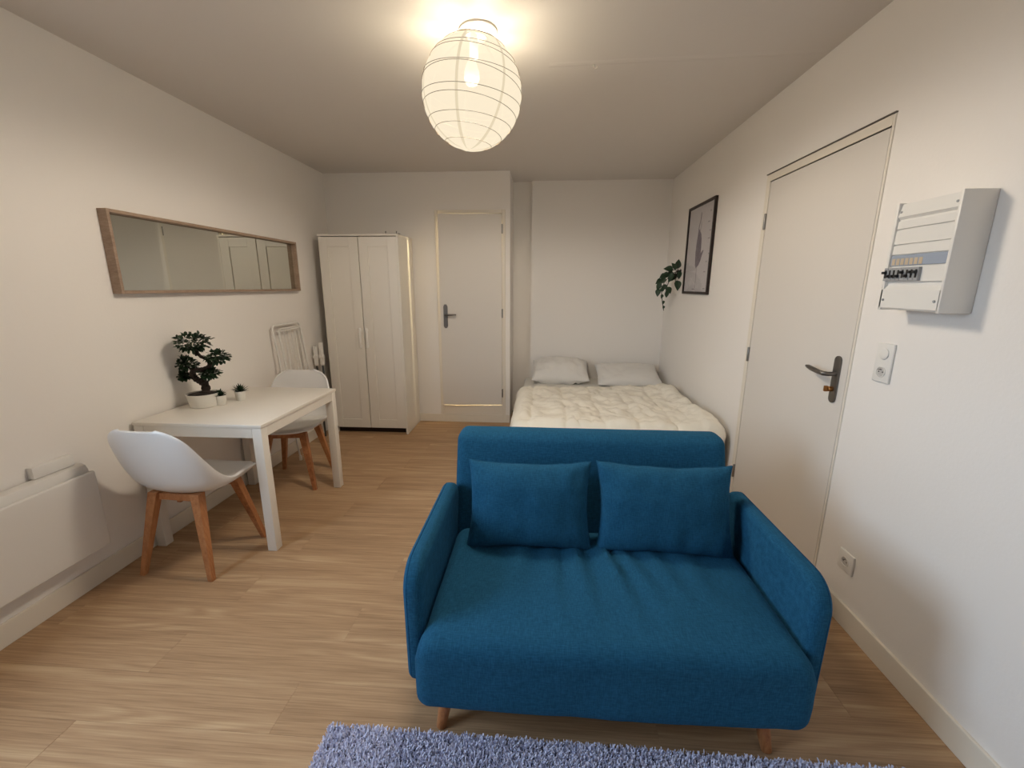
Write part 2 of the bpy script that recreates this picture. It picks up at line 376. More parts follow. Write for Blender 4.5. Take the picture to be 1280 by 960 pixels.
for z in (.22, 1.02, 1.82):
    q = MB(); q.lathe([(.0065, -.045), (.0075, -.043), (.0075, .043), (.0065, .045)], (XR-.010, DY1-.001, z), 'z', 10); q.build('hinge', steel, d1, oo, True)
hy = 1.983
def plate_poly(yc, z0, z1, w):
    P = []
    for k in range(9): a = math.pi*k/8; P.append((yc+w*math.cos(a), z1-w+w*math.sin(a)))
    for k in range(9): a = math.pi+math.pi*k/8; P.append((yc+w*math.cos(a), z0+w+w*math.sin(a)))
    return P
h1 = MB().prism(plate_poly(hy, .925, 1.14, .021), 'x', XR-.013, XR-.004, .002).build('handle_plate', dsteel, d1, oo, True)
q = MB(); q.tube([(XR-.012, hy-.002, 1.058), (XR-.045, hy-.002, 1.058), (XR-.058, hy+.010, 1.058), (XR-.060, hy+.04, 1.060), (XR-.058, hy+.09, 1.064), (XR-.056, hy+.125, 1.068), (XR-.056, hy+.145, 1.070)], [.010, .010, .0105, .0105, .011, .010, .005], 12)
q.build('lever', dsteel, h1, oo, True)
q = MB(); q.lathe([(.012, 0), (.012, -.018), (.010, -.02)], (XR-.012, hy+.005, .988), 'x', 14); q.box(XR-.046, XR-.03, hy+.0, hy+.012, .976, 1.002, .002); q.build('thumb_turn', brass, h1, oo, True)

# ---- bathroom door, ajar, hinged at its right edge
d2 = sempty('door_2', (BX1, Y1, BZ0), 'slightly ajar white door beside the wardrobe with warm light leaking out'); oo = d2.location
fw_ = .034
q = MB(); q.box(BX0-fw_, BX0, Y1-.012, Y1+.03, .086, BZ1+fw_, .003); q.build('frame_jamb', trimm, d2, oo)
q = MB(); q.box(BX1, BX1+fw_, Y1-.012, Y1+.03, .086, BZ1+fw_, .003); q.build('frame_jamb', trimm, d2, oo)
q = MB(); q.box(BX0, BX1, Y1-.012, Y1+.03, BZ1, BZ1+fw_, .003); q.build('frame_head', trimm, d2, oo)
q = MB(); q.box(BX1-.022, BX1, Y1+.026, Y1+.06, BZ0, BZ1); q.build('gap_darkener', trimm, d2, oo)  # strip added to block bathroom light along the hinge side
q = MB(); q.box(BX0, BX1, Y1-.01, Y1, .086, BZ0-.004, .002); q.build('sill_board', trimm, d2, oo)
lf = MB().box(-(BX1-BX0)+.004, -.003, -.014, .022, .012, BZ1-BZ0-.006, .0015).build('leaf', doorm, d2, (0, 0, 0))
lf.rotation_euler = (0, 0, math.radians(3.6)); lf.location = (0, -.006, 0)
hx = -.60
def pp(xc, z0, z1, w):
    return [(xc-w, z1-w), (xc-w*.5, z1), (xc+w*.5, z1), (xc+w, z1-w), (xc+w, z0+w), (xc+w*.5, z0), (xc-w*.5, z0), (xc-w, z0+w)]
hp = MB().prism(pp(hx+.022, .83, 1.07, .021), 'y', -.023, -.014, .002).build('handle_plate', dsteel, lf, (0, 0, 0))
q = MB(); q.tube([(hx+.022, -.02, .965), (hx+.022, -.055, .965), (hx+.034, -.066, .965), (hx+.07, -.068, .966), (hx+.135, -.064, .968)], [.009, .009, .0095, .0095, .007], 10); lv = q.build('lever', dsteel, d2, (0, 0, 0), True)
lv.location = lf.location; lv.rotation_euler = lf.rotation_euler
for z in (.14, .98, 1.80):
    q = MB(); q.lathe([(.006, -.045), (.008, -.043), (.008, .043), (.006, .045)], (.0, -.016, z), 'z', 10); q.build('hinge', steel, d2, (0, 0, 0), True)
# bathroom ceiling bulb
bl = thing('bathroom_lamp', 'warm ceiling lamp inside the room behind the ajar door', 'lamp', (-.52, 4.68, H))
MB().lathe([(.06, H), (.06, H-.02), (.03, H-.03)], (-.52, 4.68, 0), 'z', 20).build('lamp_base', whitem, bl, bl.location, True)
MB().lathe([(.02, H-.03), (.05, H-.05), (.055, H-.075), (.04, H-.1), (.01, H-.11)], (-.52, 4.68, 0), 'z', 20).build('bulb', bulbm, bl, bl.location, True)
L2 = bpy.data.lights.new('bathroom_light', 'POINT'); L2.energy = 150; L2.color = (1, .84, .50); L2.shadow_soft_size = .05
l2 = bpy.data.objects.new('bathroom_light', L2); COL.objects.link(l2); l2.location = (-.52, 4.68, H-.19)

# ================================================================== SOFA
S = (.225, 1.4, 0)
sofa = thing('sofa_bed', 'teal blue fabric two-seat sofa on short wooden legs', 'sofa', S)
def seatfn(p):
    x, y, z = p
    if z > .3:
        w = max(0, min(1, (z-.3)/.1))
        d = 0
        # soft pulls running from the cushions towards the front
        for (xa, sl, wd, am) in ((.05, .03, .018, .006), (.14, .06, .022, .009), (.245, .10, .02, .010), (.30, .16, .03, .006), (-.05, -.04, .03, .005), (.42, .10, .035, .005), (.55, .05, .05, .004)):
            xx = xa + sl*(1.62-y)/.5; t = (y-1.12)/.5; env = max(0, min(1, t*1.6))*max(0, min(1, (1.66-y)/.05))
            d += 1.7*am*env*(math.exp(-((x-xx)/wd)**2) - .8*math.exp(-((x-xx-wd*1.6)/wd)**2))
        d += .007*fbm(x*3, y*3, 1) + .012*(1-((x-.225)/.58)**2)*(1-((y-1.36)/.34)**2)
        z += w*d
        z -= .018*w*max(0, (1.28-y)/.22)**2
    x += math.copysign(.030*max(0, min(1, (1.17-y)/.09))*max(0, min(1, (.40-z)/.09))*min(1, abs(x-.225)/.5)**6, x-.225)
    if y < 1.12: y += .006*fbm(x*4, z*5, 4) - .008*(1-((x-.225)/.58)**2)
    return (x, y, z)
MB().rbox((.225, 1.385, .268), (.578, .325, .14), .055, (46, 34, 8), seatfn, 6).build('seat', teal, sofa, S, True, 60)
def backfn(p):
    x, y, z = p; y += .13*(z-.45)/.4 ; y += .004*fbm(x*4, z*4, 2)
    return (x, y, z)
MB().rbox((.225, 1.775, .47), (.597, .065, .326), .045, (24, 4, 16), backfn, 6).build('backrest', teal, sofa, S, True, 60)
def arm_poly():
    P = []
    def arc(cy, cz, r, a0, a1, n=8):
        for k in range(n+1):
            a = math.radians(a0+(a1-a0)*k/n); P.append((cy+r*math.cos(a), cz+r*math.sin(a)))
    arc(1.165, .215, .045, 180, 270); arc(1.72, .215, .05, 270, 360); arc(1.69, .535, .07, 0, 90); arc(1.215, .505, .10, 90, 180)
    return P
for s, xa, xb in ((0, -.415, -.352), (1, .802, .865)):
    q = MB(); P = arm_poly(); n = len(P); rr_ = .026; rings = []
    nrm = []
    for k in range(n):
        a, b_ = Vector(P[k-1]), Vector(P[(k+1) % n]); t = (b_-a).normalized(); nrm.append(Vector((-t.y, t.x)))
    for x_, ins in [(xa+rr_*(1-math.sin(h_)), rr_*(1-math.cos(h_))) for h_ in [math.pi/2*k/6 for k in range(6, -1, -1)]]+[(xb-rr_*(1-math.sin(h_)), rr_*(1-math.cos(h_))) for h_ in [math.pi/2*k/6 for k in range(0, 7)]]:
        rings.append([q.bm.verts.new((x_, P[k][0]+nrm[k].x*ins, P[k][1]+nrm[k].y*ins)) for k in range(n)])
    for ra_, rb_ in zip(rings, rings[1:]):
        for k in range(n): q.bm.faces.new((ra_[k], ra_[(k+1) % n], rb_[(k+1) % n], rb_[k]))
    q.bm.faces.new(rings[0]); q.bm.faces.new(rings[-1])
    arm = q.build('armrest', teal, sofa, S, True, 60)
    for xx in ((xa+.016,) if s == 0 else (xb-.016,)):
        pts = []
        for (yy, zz) in arm_poly():
            cy, cz = 1.43, .39; k = 1.0
            pts.append((xx, yy, zz))
        cen = Vector((xx, 1.45, .38)); pts = [Vector(p)+(cen-Vector(p)).normalized()*.0045 for p in pts]
        MB().tube(pts, .003, 6, closed=True).build('piping', tealp, arm, S, True)
for (x, yy, dx, dy) in ((-.29, 1.16, -.02, -.03), (.72, 1.155, .02, -.03), (-.29, 1.68, -.02, .03), (.72, 1.68, .02, .03)):
    MB().tube([(x, yy, .14), (x+dx*.6, yy+dy*.6, .05), (x+dx, yy+dy, 0)], [.024, .02, .016], 14).build('leg', oakv, sofa, S, True)

def pillow(name, w, h, t, m, label, cat, loc, rot, group, seed=0, sharp=.42, wr=.006, n=34, puff=2.4, pin=.04):
    """stuffed cushion: local x width, y height, z thickness"""
    bm = bmesh.new(); sides = []
    for sgn in (1, -1):
        g = []
        for i in range(n+1):
            r_ = []
            for j in range(n+1):
                u = -math.cos(math.pi*i/n); v = -math.cos(math.pi*j/n)
                x = u*w/2*(1-pin*(1-abs(v)**2)*abs(u)**3); yv = v*h/2*(1-pin*1.2*(1-abs(u)**2)*abs(v)**3) + .006*pin/.075*fbm(x*8+seed, 3.)*abs(v)**4
                th = t/2*(max(0, 1-abs(u)**puff)*max(0, 1-abs(v)**puff))**sharp
                edge = min(1, th/(t*.2)) if t else 0
                z = sgn*th + wr*edge*fbm(x*9+seed, yv*9, sgn*3.+seed) + wr*.7*edge*fbm(x*22+seed, yv*7, sgn*2.)
                r_.append((x, yv, z))
            g.append(r_)
        sides.append(g)
    V = [[[None]*(n+1) for _ in range(n+1)] for _ in range(2)]
    for k in range(2):
        for i in range(n+1):
            for j in range(n+1):
                if k == 1 and (i in (0, n) or j in (0, n)): V[1][i][j] = V[0][i][j]
                else: V[k][i][j] = bm.verts.new(sides[k][i][j])
    for k in range(2):
        for i in range(n):
            for j in range(n):
                f = [V[k][i][j], V[k][i+1][j], V[k][i+1][j+1], V[k][i][j+1]]
                bm.faces.new(f if k == 0 else f[::-1])
    edge = [sides[0][i][0] for i in range(n)]+[sides[0][n][j] for j in range(n)]+[sides[0][i][n] for i in range(n, 0, -1)]+[sides[0][0][j] for j in range(n, 0, -1)]
    root = thing(name, label, cat, loc, 0, group); root.rotation_euler = rot
    me = bpy.data.meshes.new('cover'); bm.to_mesh(me); bm.free(); link('cover', me, m, root, smooth=True, ang=75)
    MB().tube(edge, .0025, 6, closed=True).build('seam', m, root, smooth=True)
    return root
pillow('sofa_cushion', .505, .355, .17, teal, 'teal sofa cushion nearer the dining table', 'cushion', (-.035, 1.605, .568), (math.radians(72), 0, math.radians(1)), 'loose cushions on the sofa', 1, .42, .009, 34, 2.4, .075)
pillow('sofa_cushion', .535, .36, .17, teal, 'teal sofa cushion nearer the entry door', 'cushion', (.505, 1.605, .568), (math.radians(72), 0, math.radians(-1.5)), 'loose cushions on the sofa', 5, .42, .009, 34, 2.4, .075)

# ================================================================== RUG
RX0, RX1, RY0, RY1, ra = -.68, 1.12, .12, 1.09, math.radians(-.5)
RO = (.22, .6, 0)
rug = thing('shag_rug', 'pale lavender grey shaggy rug in front of the sofa', 'rug', RO, ra)
MB().box(RX0-RO[0], RX1-RO[0], RY0-RO[1], RY1-RO[1], .001, .008, .002).build('backing', rugb, rug)
N = 130000
bx = np.random.uniform(RX0-RO[0], RX1-RO[0], N); by = np.random.uniform(RY0-RO[1], RY1-RO[1], N)
an = np.random.uniform(0, 2*np.pi, N); ln = np.random.uniform(.003, .010, N); wd = np.random.uniform(.0014, .0026, N); ht = np.random.uniform(.010, .019, N)
tw = an + np.pi/2 + np.random.normal(0, .4, N)
sxv, syv = np.cos(tw)*wd, np.sin(tw)*wd
V = np.zeros((N, 6, 3))
for k, (t, hh, ww) in enumerate(((0, 0, 1), (.4, .65, 1.1), (1, 1, .75))):
    cx, cy = bx+np.cos(an)*ln*t, by+np.sin(an)*ln*t; z = .007+ht*hh
    V[:, 2*k] = np.stack([cx-sxv*ww, cy-syv*ww, z], 1); V[:, 2*k+1] = np.stack([cx+sxv*ww, cy+syv*ww, z], 1)
base = np.arange(N)[:, None]*6
F = np.concatenate([base+np.array([0, 1, 3, 2]), base+np.array([2, 3, 5, 4])], 0)
me = bpy.data.meshes.new('pile'); me.vertices.add(N*6); me.vertices.foreach_set('co', V.ravel())
me.loops.add(F.size); me.loops.foreach_set('vertex_index', F.ravel().astype(np.int32)); me.polygons.add(len(F))
me.polygons.foreach_set('loop_start', np.arange(0, F.size, 4, dtype=np.int32)); me.polygons.foreach_set('loop_total', np.full(len(F), 4, dtype=np.int32)); me.update()
pile = link('pile', me, rugm, rug); pile['kind'] = 'stuff'; pile['label'] = 'shaggy lavender grey rug pile'

# ================================================================== BED
BXa, BXb, BYa, BYb = -.175, 1.318, 2.93, 4.83
bo = (.57, 3.9, 0)
bed = thing('double_bed', 'double bed with pale mattress filling the alcove', 'bed', bo)
MB().box(BXa+.01, BXb-.005, BYa+.02, BYb, .09, .24, .015, 3).build('base', matm, bed, bo)
for x in (BXa+.1, BXb-.1):
    for yy in (BYa+.1, BYb-.1): MB().lathe([(.02, 0), (.026, .09)], (x, yy, 0), 'z', 14).build('leg', oakv, bed, bo, True)
MB().rbox(((BXa+BXb)/2, (BYa+BYb)/2, .335), ((BXb-BXa)/2, (BYb-BYa)/2, .095), .05, (12, 14, 4), lambda p: (p[0], p[1], p[2]+.004*fbm(p[0]*4, p[1]*4))).build('mattress', matm, bed, bo, True, 70)
# duvet draped over the left side and the foot
def duv(u, v):
    X = -.42 + u*(1.285+.42); Y = 4.16 - v*(4.16-2.46)
    Y += .05*fbm(X*2, 7)*(1-v) + .03*(X-.5)*(1-v)
    top = .472; x, yy = X, Y; z = top; ex, ey = BXa-.012, BYa-.015
    R = .06
    def drape(over):
        if over <= -R: return over, 0.
        s_ = over+R
        if s_ < R*math.pi/2: a = s_/R; return -R+R*math.sin(a), R*(1-math.cos(a))
        return .0, R+(s_-R*math.pi/2)
    ox, dz1 = drape(ex-X); oy, dz2 = drape(ey-Y)
    x = ex-ox if ex-X > -R else X; yy = ey-oy if ey-Y > -R else Y
    z = top-max(dz1, dz2) if not (dz1 and dz2) else top-(dz1**3+dz2**3)**(1/3)
    hang = min(1, (dz1+dz2)/.15)
    if dz1: x -= .018*hang*math.sin(Y*16+2*fbm(Y*2, 1))+.01*hang
    if dz2: yy -= .02*hang*math.sin(X*14+2*fbm(X*2, 4))+.012*hang
    flat = 1-hang
    rg = 1-abs(fbm(X*3.4+1.5*fbm(X*2, Y*2, 9), Y*3.0, 5, 2)); rg2 = 1-abs(fbm(X*7, Y*5+2*fbm(X, Y, 2), 8, 2))
    z += flat*(.020*fbm(X*2.2, Y*2.2, 3)+.012*fbm(X*6, Y*5, 6, 4)+.022*(rg**5-.35)+.012*(rg2**6-.3)) + .004*hang*fbm(X*9, Y*9)
    # quilting channels
    for xs in (-.06, .2, .46, .72, .98): z -= flat*.013*math.exp(-((X+.02*fbm(Y*3, xs*5)-xs)/.022)**2)
    for ys in (3.75, 3.35, 3.0): z -= flat*.008*math.exp(-((Y+.02*fbm(X*3, ys*5)-ys)/.02)**2)
    # bunched roll along the wall
    rr = max(0, (X-1.12)/.165); z += .035*math.sin(min(1, rr)*math.pi)*(1+.6*fbm(Y*5, 2))*(1-hang) - .05*max(0, rr-.6)
    # head-side hem rolls down on the mattress
    z -= .02*max(0, 1-v*22)
    if yy > 4.1: pass
    return (x, yy, max(.1, z))
dv = MB().grid(duv, 110, 120).build('duvet', duvm, None, (.5, 3.4, .43), True, 80)
tag(dv, 'crumpled cream quilted duvet spread over the bed', 'duvet')
so = dv.modifiers.new('thickness', 'SOLIDIFY'); so.thickness = .022; so.offset = 1
pillow('bed_pillow', .60, .44, .25, pilm, 'plump white pillow on the bed nearer the bathroom door', 'pillow', (.22, 4.60, .552), (math.radians(18), math.radians(0), math.radians(-1)), 'pillows at the head of the bed', 11, .55, .022)
pillow('bed_pillow', .66, .46, .16, pilm, 'flatter white pillow on the bed against the right wall', 'pillow', (.935, 4.57, .52), (math.radians(16), 0, math.radians(-1)), 'pillows at the head of the bed', 17, .45, .014)

# ================================================================== TABLE
TX0, TX1, TY0, TY1, TZ = -2.148, -1.437, 2.022, 2.855, .735
to = ((TX0+TX1)/2, (TY0+TY1)/2, 0)
tab = thing('dining_table', 'small white rectangular dining table against the mirror wall', 'table', to)
MB().box(TX0, TX1, TY0, TY1, TZ-.02, TZ, .003).build('tabletop', tabm, tab, to, True)
lw = .052
for x in (TX0+.004, TX1-lw-.004):
    for yy in (TY0+.004, TY1-lw-.004): MB().box(x, x+lw, yy, yy+lw, 0, TZ-.021, .003).build('leg', tabm, tab, to, True)
for a in (TY0+.006, TY1-.03): MB().box(TX0+lw+.005, TX1-lw-.005, a, a+.024, TZ-.075, TZ-.021, .002).build('apron', tabm, tab, to)
for a in (TX0+.006, TX1-.03): MB().box(a, a+.024, TY0+lw+.005, TY1-lw-.005, TZ-.075, TZ-.021, .002).build('apron', tabm, tab, to)

# ================================================================== CHAIRS
def interp(xs, t):
    n = len(xs)-1; t = max(0, min(.99999, t))*n; i = int(t); f = t-i
    p0, p1, p2, p3 = xs[max(0, i-1)], xs[i], xs[i+1], xs[min(n, i+2)]
    return .5*((2*p1)+(-p0+p2)*f+(2*p0-5*p1+4*p2-p3)*f*f+(-p0+3*p1-3*p2+p3)*f**3)
PY = [-.262, -.245, -.225, -.20, -.165, -.10, .0, .10, .19, .235]
PZ = [.812, .735, .645, .552, .474, .426, .412, .418, .436, .442]
PWD = [.150, .196, .222, .236, .242, .242, .236, .226, .206, .165]
FY = [.012, .030, .055, .085, .105, .09, .04, .0, -.01, -.03]      # how far the rim comes forward
FZ = [-.012, .0, .0, .005, .03, .06, .075, .062, .035, .015]          # how far the rim rises
def shell(u, v):
    s = 2*v-1; w = interp(PWD, u)
    e_ = abs(s)**2.2
    if u < .13: w *= 1-.38*(1-u/.13)**3
    x = w*math.sin(s*math.pi/2*.92)/math.sin(math.pi/2*.92)
    return (x, interp(PY, u)+interp(FY, u)*e_, interp(PZ, u)+interp(FZ, u)*e_ - .016*(1-s*s)*max(0, 1-u/.12))
def make_chair(label, loc, rz):
    c = thing('dining_chair', label, 'chair', loc, rz, 'white shell chairs at the dining table')
    o = MB().grid(shell, 40, 28).build('seat_shell', chairm, c, smooth=True, ang=80)
    so = o.modifiers.new('thickness', 'SOLIDIFY'); so.thickness = .012; so.offset = 0
    bv = o.modifiers.new('rim', 'BEVEL'); bv.width = .004; bv.segments = 2; bv.limit_method = 'ANGLE'
    def padf(u, v):
        uu_ = .50+.46*u; vv = .10+.80*v; p = shell(uu_, vv); k = (max(0, 1-(2*u-1)**4)*max(0, 1-(2*v-1)**4))**.5
        return (p[0], p[1], p[2]+.008+.024*k)
    MB().grid(padf, 20, 20).build('seat_pad', padm, c, smooth=True, ang=80)
    for a in (-1, 1):
        for d in (-1, 1):
            MB().taper((a*.19, d*.195, 0), (a*.115, d*.12, .412 if d > 0 else .432), (.013, .013), (.025, .021)).build('leg', oakv, c)
    for d in (-1, 1): MB().box(-.115, .115, d*.115-.012, d*.115+.012, .372 if d > 0 else .388, .404 if d > 0 else .424, .003).build('cross_rail', oakv, c)
    MB().box(-.012, .012, -.115, .115, .372, .402, .003).build('cross_rail', oakv, c)
    MB().box(-.07, .07, -.07, .07, .396, .406, .003).build('mount_plate', blackm, c)
    return c
make_chair('white shell chair with oak legs, its back towards the viewer', (-1.80, 1.975, 0), math.radians(-3))
make_chair('white shell chair with oak legs on the wardrobe side of the table', (-1.825, 2.925, 0), math.radians(188))

# ================================================================== PLANTS ON THE TABLE
BY = 2.36
po_ = (-2.007, BY, TZ)
bon = thing('bonsai_tree', 'bonsai tree with twisted trunk in a white oval pot', 'plant', po_)
MB().lathe([(.070, 0), (.074, .003), (.086, .074), (.089, .080), (.084, .080), (.079, .070), (.07, .066)], (po_[0], BY, TZ), 'z', 36).build('pot', potm, bon, po_, True)
MB().lathe([(.082, .060), (.081, .073), (.05, .082), (.01, .084)], (po_[0], BY, TZ), 'z', 28).build('soil', soilm, bon, po_, True)
tr = [(-1.993, .81), (-1.996, .858), (-2.026, .878), (-2.052, .897), (-2.057, .923), (-2.035, .95), (-1.986, .957), (-1.944, .971), (-1.934, .99), (-1.956, 1.016), (-2.001, 1.031), (-2.018, 1.055), (-2.02, 1.09)]
xs = [p[0] for p in tr]; zs = [p[1] for p in tr]
M_ = 60
pts = [(interp(xs, i/M_), BY+.018*math.sin(i/M_*9), interp(zs, i/M_)) for i in range(M_+1)]
MB().tube(pts, [(.021*(1-.68*i/M_))*(1+.12*math.sin(i*2.3))*(1.5 if i < 2 else 1.15 if i < 5 else 1) for i in range(M_+1)], 10).build('trunk', barkm, bon, po_, True)
pads = [(-2.022, 1.118, .092, .045), (-1.885, 1.035, .055, .030), (-2.082, .99, .052, .032), (-2.118, .912, .026, .018), (-1.950, .935, .052, .022)]
brs = [((-1.934, .985), (-1.885, 1.03)), ((-2.05, .935), (-2.078, .975)), ((-2.05, .915), (-2.115, .91)), ((-1.985, .862), (-1.955, .925)), ((-1.98, .87), (-1.99, .93)), ((-2.012, 1.04), (-2.06, 1.10))]
for a, c_ in brs:
    MB().tube([(a[0], BY, a[1]), ((a[0]+c_[0])/2, BY+.008, (a[1]+c_[1])/2-.006), (c_[0], BY, c_[1])], [.0075, .005, .003], 6).build('branch', barkm, bon, po_, True)
def leaf_into(bm, p, d, nrm, L, W):
    """five-sided folded leaf"""
    d = d.normalized(); sd = d.cross(nrm).normalized(); n2 = sd.cross(d)
    q = [p, p+d*L*.35+sd*W+n2*W*.25, p+d*L*.72+sd*W*.8+n2*W*.2, p+d*L-n2*W*.2, p+d*L*.72-sd*W*.8+n2*W*.2, p+d*L*.35-sd*W+n2*W*.25, p+d*L*.55]
    v = [bm.verts.new(x) for x in q]
    for a, b_, c in ((0, 1, 6), (1, 2, 6), (2, 3, 6), (3, 4, 6), (4, 5, 6), (5, 0, 6)): bm.faces.new((v[a], v[b_], v[c]))
rng = random.Random(3)
for (cx, cz, rx, rz) in pads:
    q = MB(); n = int(50+rx*2700)
    for i in range(n):
        while True:
            t = Vector((rng.uniform(-1, 1), rng.uniform(-1, 1), rng.uniform(-1, 1)))
            if t.length < 1: break
        p = Vector((cx+t.x*rx, BY+t.y*rx*.85, cz+t.z*rz))
        p.x = max(p.x, XL+.035)
        dr = Vector((t.x+rng.uniform(-.5, .5), t.y+rng.uniform(-.5, .5), t.z*.6+rng.uniform(-.3, .4)))
        if p.x < XL+.06: dr.x = abs(dr.x)
        leaf_into(q.bm, p, dr, Vector((rng.uniform(-.4, .4), rng.uniform(-.4, .4), 1)), rng.uniform(.022, .033), rng.uniform(.007, .0105))
    f = q.build('foliage', leafm, bon, po_); f['kind'] = 'stuff'
def mini(label, x, yy, spiky, seed):
    o = thing('succulent', label, 'plant', (x, yy, TZ), 0, 'tiny potted succulents on the table')
    o.scale = (1.25, 1.25, 1.25)
    MB().lathe([(.020, 0), (.0215, .002), (.0265, .045), (.027, .048), (.024, .048), (.023, .042)], n=24).build('pot', potm, o, smooth=True)
    MB().lathe([(.0235, .036), (.023, .044), (.008, .046)], n=18).build('soil', soilm, o, smooth=True)
    r = random.Random(seed); q = MB()
    for i in range(46):
        a = i*2.4; el = .15+1.25*(i/46); L = r.uniform(.024, .036)*(1 if not spiky else 1.2)
        d = Vector((math.cos(a)*math.cos(el), math.sin(a)*math.cos(el), math.sin(el)))
        leaf_into(q.bm, Vector((0, 0, .046))+Vector((d.x, d.y, 0))*.006, d, Vector((-d.x*.6, -d.y*.6, 1)), L, .0055 if not spiky else .004)
    f = q.build('leaves', leafm, o); f['kind'] = 'stuff'
mini('tiny round succulent in white pot next to the bonsai', -1.925, 2.385, False, 1)
mini('tiny spiky succulent in white pot farther from the bonsai', -1.88, 2.50, True, 2)

# ================================================================== MIRROR
MY0, MY1, MZ0, MZ1, MD, MW = 2.078, 3.735, 1.398, 1.806, .05, .016
mo = (XL, (MY0+MY1)/2, MZ0)
mi = thing('wall_mirror', 'long wood-framed mirror hanging above the dining table', 'mirror', mo)
MB().box(XL, XL+MD, MY0, MY0+MW, MZ0, MZ1, .0015).build('frame_side', mirfr, mi, mo); MB().box(XL, XL+MD, MY1-MW, MY1, MZ0, MZ1, .0015).build('frame_side', mirfr, mi, mo)
MB().box(XL, XL+MD, MY0+MW, MY1-MW, MZ1-MW, MZ1, .0015).build('frame_rail', mirfr, mi, mo); MB().box(XL, XL+MD, MY0+MW, MY1-MW, MZ0, MZ0+MW, .0015).build('frame_rail', mirfr, mi, mo)
MB().box(XL+.006, XL+.012, MY0+MW, MY1-MW, MZ0+MW, MZ1-MW).build('mirror_glass', mirm, mi, mo)

# ================================================================== HEATER
ho = (XL, 1.3, .2)
he = thing('panel_heater', 'white electric panel heater mounted low on the left wall', 'heater', ho)
HY0, HY1 = .88, 1.745
q = MB(); q.prism([(XL+.012, .235), (XL+.060, .235), (XL+.060, .600), (XL+.05, .622), (XL+.03, .630), (XL+.012, .630)], 'y', HY0+.01, HY1-.01, .004); q.build('body', heatm, he, ho, True, 30)
q = MB(); q.rbox((XL+.072, (HY0+HY1)/2, .398), (.010, (HY1-HY0)/2, .192), .009, (2, 20, 10), None, 4); q.build('front_panel', heatm, he, ho, True, 60)
for ya in (HY0+.15, HY1-.2): MB().box(XL, XL+.012, ya, ya+.05, .3, .55).build('wall_bracket', heatm, he, ho)
cb_ = MB().box(XL+.0, XL+.03, 1.545, 1.71, .632, .684, .004).build('control_box', plasm, None, (XL, 1.63, .632), True)
tag(cb_, 'flat white wiring box on the wall just above the heater', 'wall box')

# ================================================================== WARDROBE
WX0, WX1, WYF, WYB, WZ = -2.042, -1.298, 3.975, 4.415, 1.9
wo_ = ((WX0+WX1)/2, (WYF+WYB)/2, 0)
wa = thing('wardrobe', 'tall white two-door wardrobe in the back corner', 'wardrobe', wo_)
MB().box(WX0, WX0+.018, WYF+.02, WYB, 0, WZ-.018, .001).build('side_panel', whitem, wa, wo_)
MB().box(WX1-.018, WX1, WYF+.0, WYB, 0, WZ-.018, .001).build('side_panel', whitem, wa, wo_)
MB().box(WX0-.004, WX1+.003, WYF-.004, WYB, WZ-.018, WZ, .0015).build('top_panel', whitem, wa, wo_)
MB().box(WX0+.018, WX1-.018, WYB-.006, WYB, .06, WZ-.018).build('back_panel', whitem, wa, wo_)
MB().box(WX0+.018, WX1-.018, WYF+.03, WYB-.006, .06, .078).build('bottom_panel', whitem, wa, wo_)
MB().box(WX0+.018, WX1-.018, WYF+.06, WYF+.075, 0, .06).build('plinth_shade', dark, wa, wo_)  # recessed board coloured dark for the shade under the doors
xm = (WX0+WX1)/2-.001
def shaker(x0, x1, z0, z1, yf, yb, side):
    fwid = .085
    d = MB().box(x0+fwid-.002, x1-fwid+.002, yf+.009, yb, z0+fwid-.002, z1-fwid+.002).build('door', whitem, wa, wo_)
    for (a, b_, c, e_) in ((x0, x0+fwid, z0, z1), (x1-fwid, x1, z0, z1)): MB().box(a, b_, yf, yb, c, e_, .002).build('stile', whitem, d, wo_)
    for (c, e_) in ((z0, z0+fwid), (z1-fwid, z1)): MB().box(x0+fwid, x1-fwid, yf, yb, c, e_, .002).build('rail', whitem, d, wo_)
    hxc = x1-.03 if side < 0 else x0+.03
    q = MB(); q.box(hxc-.011, hxc+.011, yf-.026, yf-.016, .865, 1.055, .004); q.box(hxc-.008, hxc+.008, yf-.018, yf, .88, .895); q.box(hxc-.008, hxc+.008, yf-.018, yf, 1.025, 1.04); q.build('handle', handm, d, wo_, True)
shaker(WX0+.002, xm-.0035, .062, WZ-.024, WYF, WYF+.019, -1)
shaker(xm+.0035, WX1-.019, .062, WZ-.024, WYF, WYF+.019, 1)
MB().box(xm-.012, xm+.012, WYF+.02, WYF+.04, .08, WZ-.02).build('door_gap_shade', dark, wa, wo_)  # dark strip paints shade into the slit between the two doors
cl = thing('hook_rail', 'small thin silver metal rail lying on top of the wardrobe', 'rail', (-1.39, 4.02, WZ))
MB().box(-.06, .10, -.012, .012, 0, .006, .002).build('rail', steel, cl)
for k in (-.03, .07): MB().tube([(k, 0, .005), (k, -.01, .016), (k+.006, -.022, .022), (k+.012, -.03, .018)], .004, 8).build('hook', steel, cl, smooth=True)

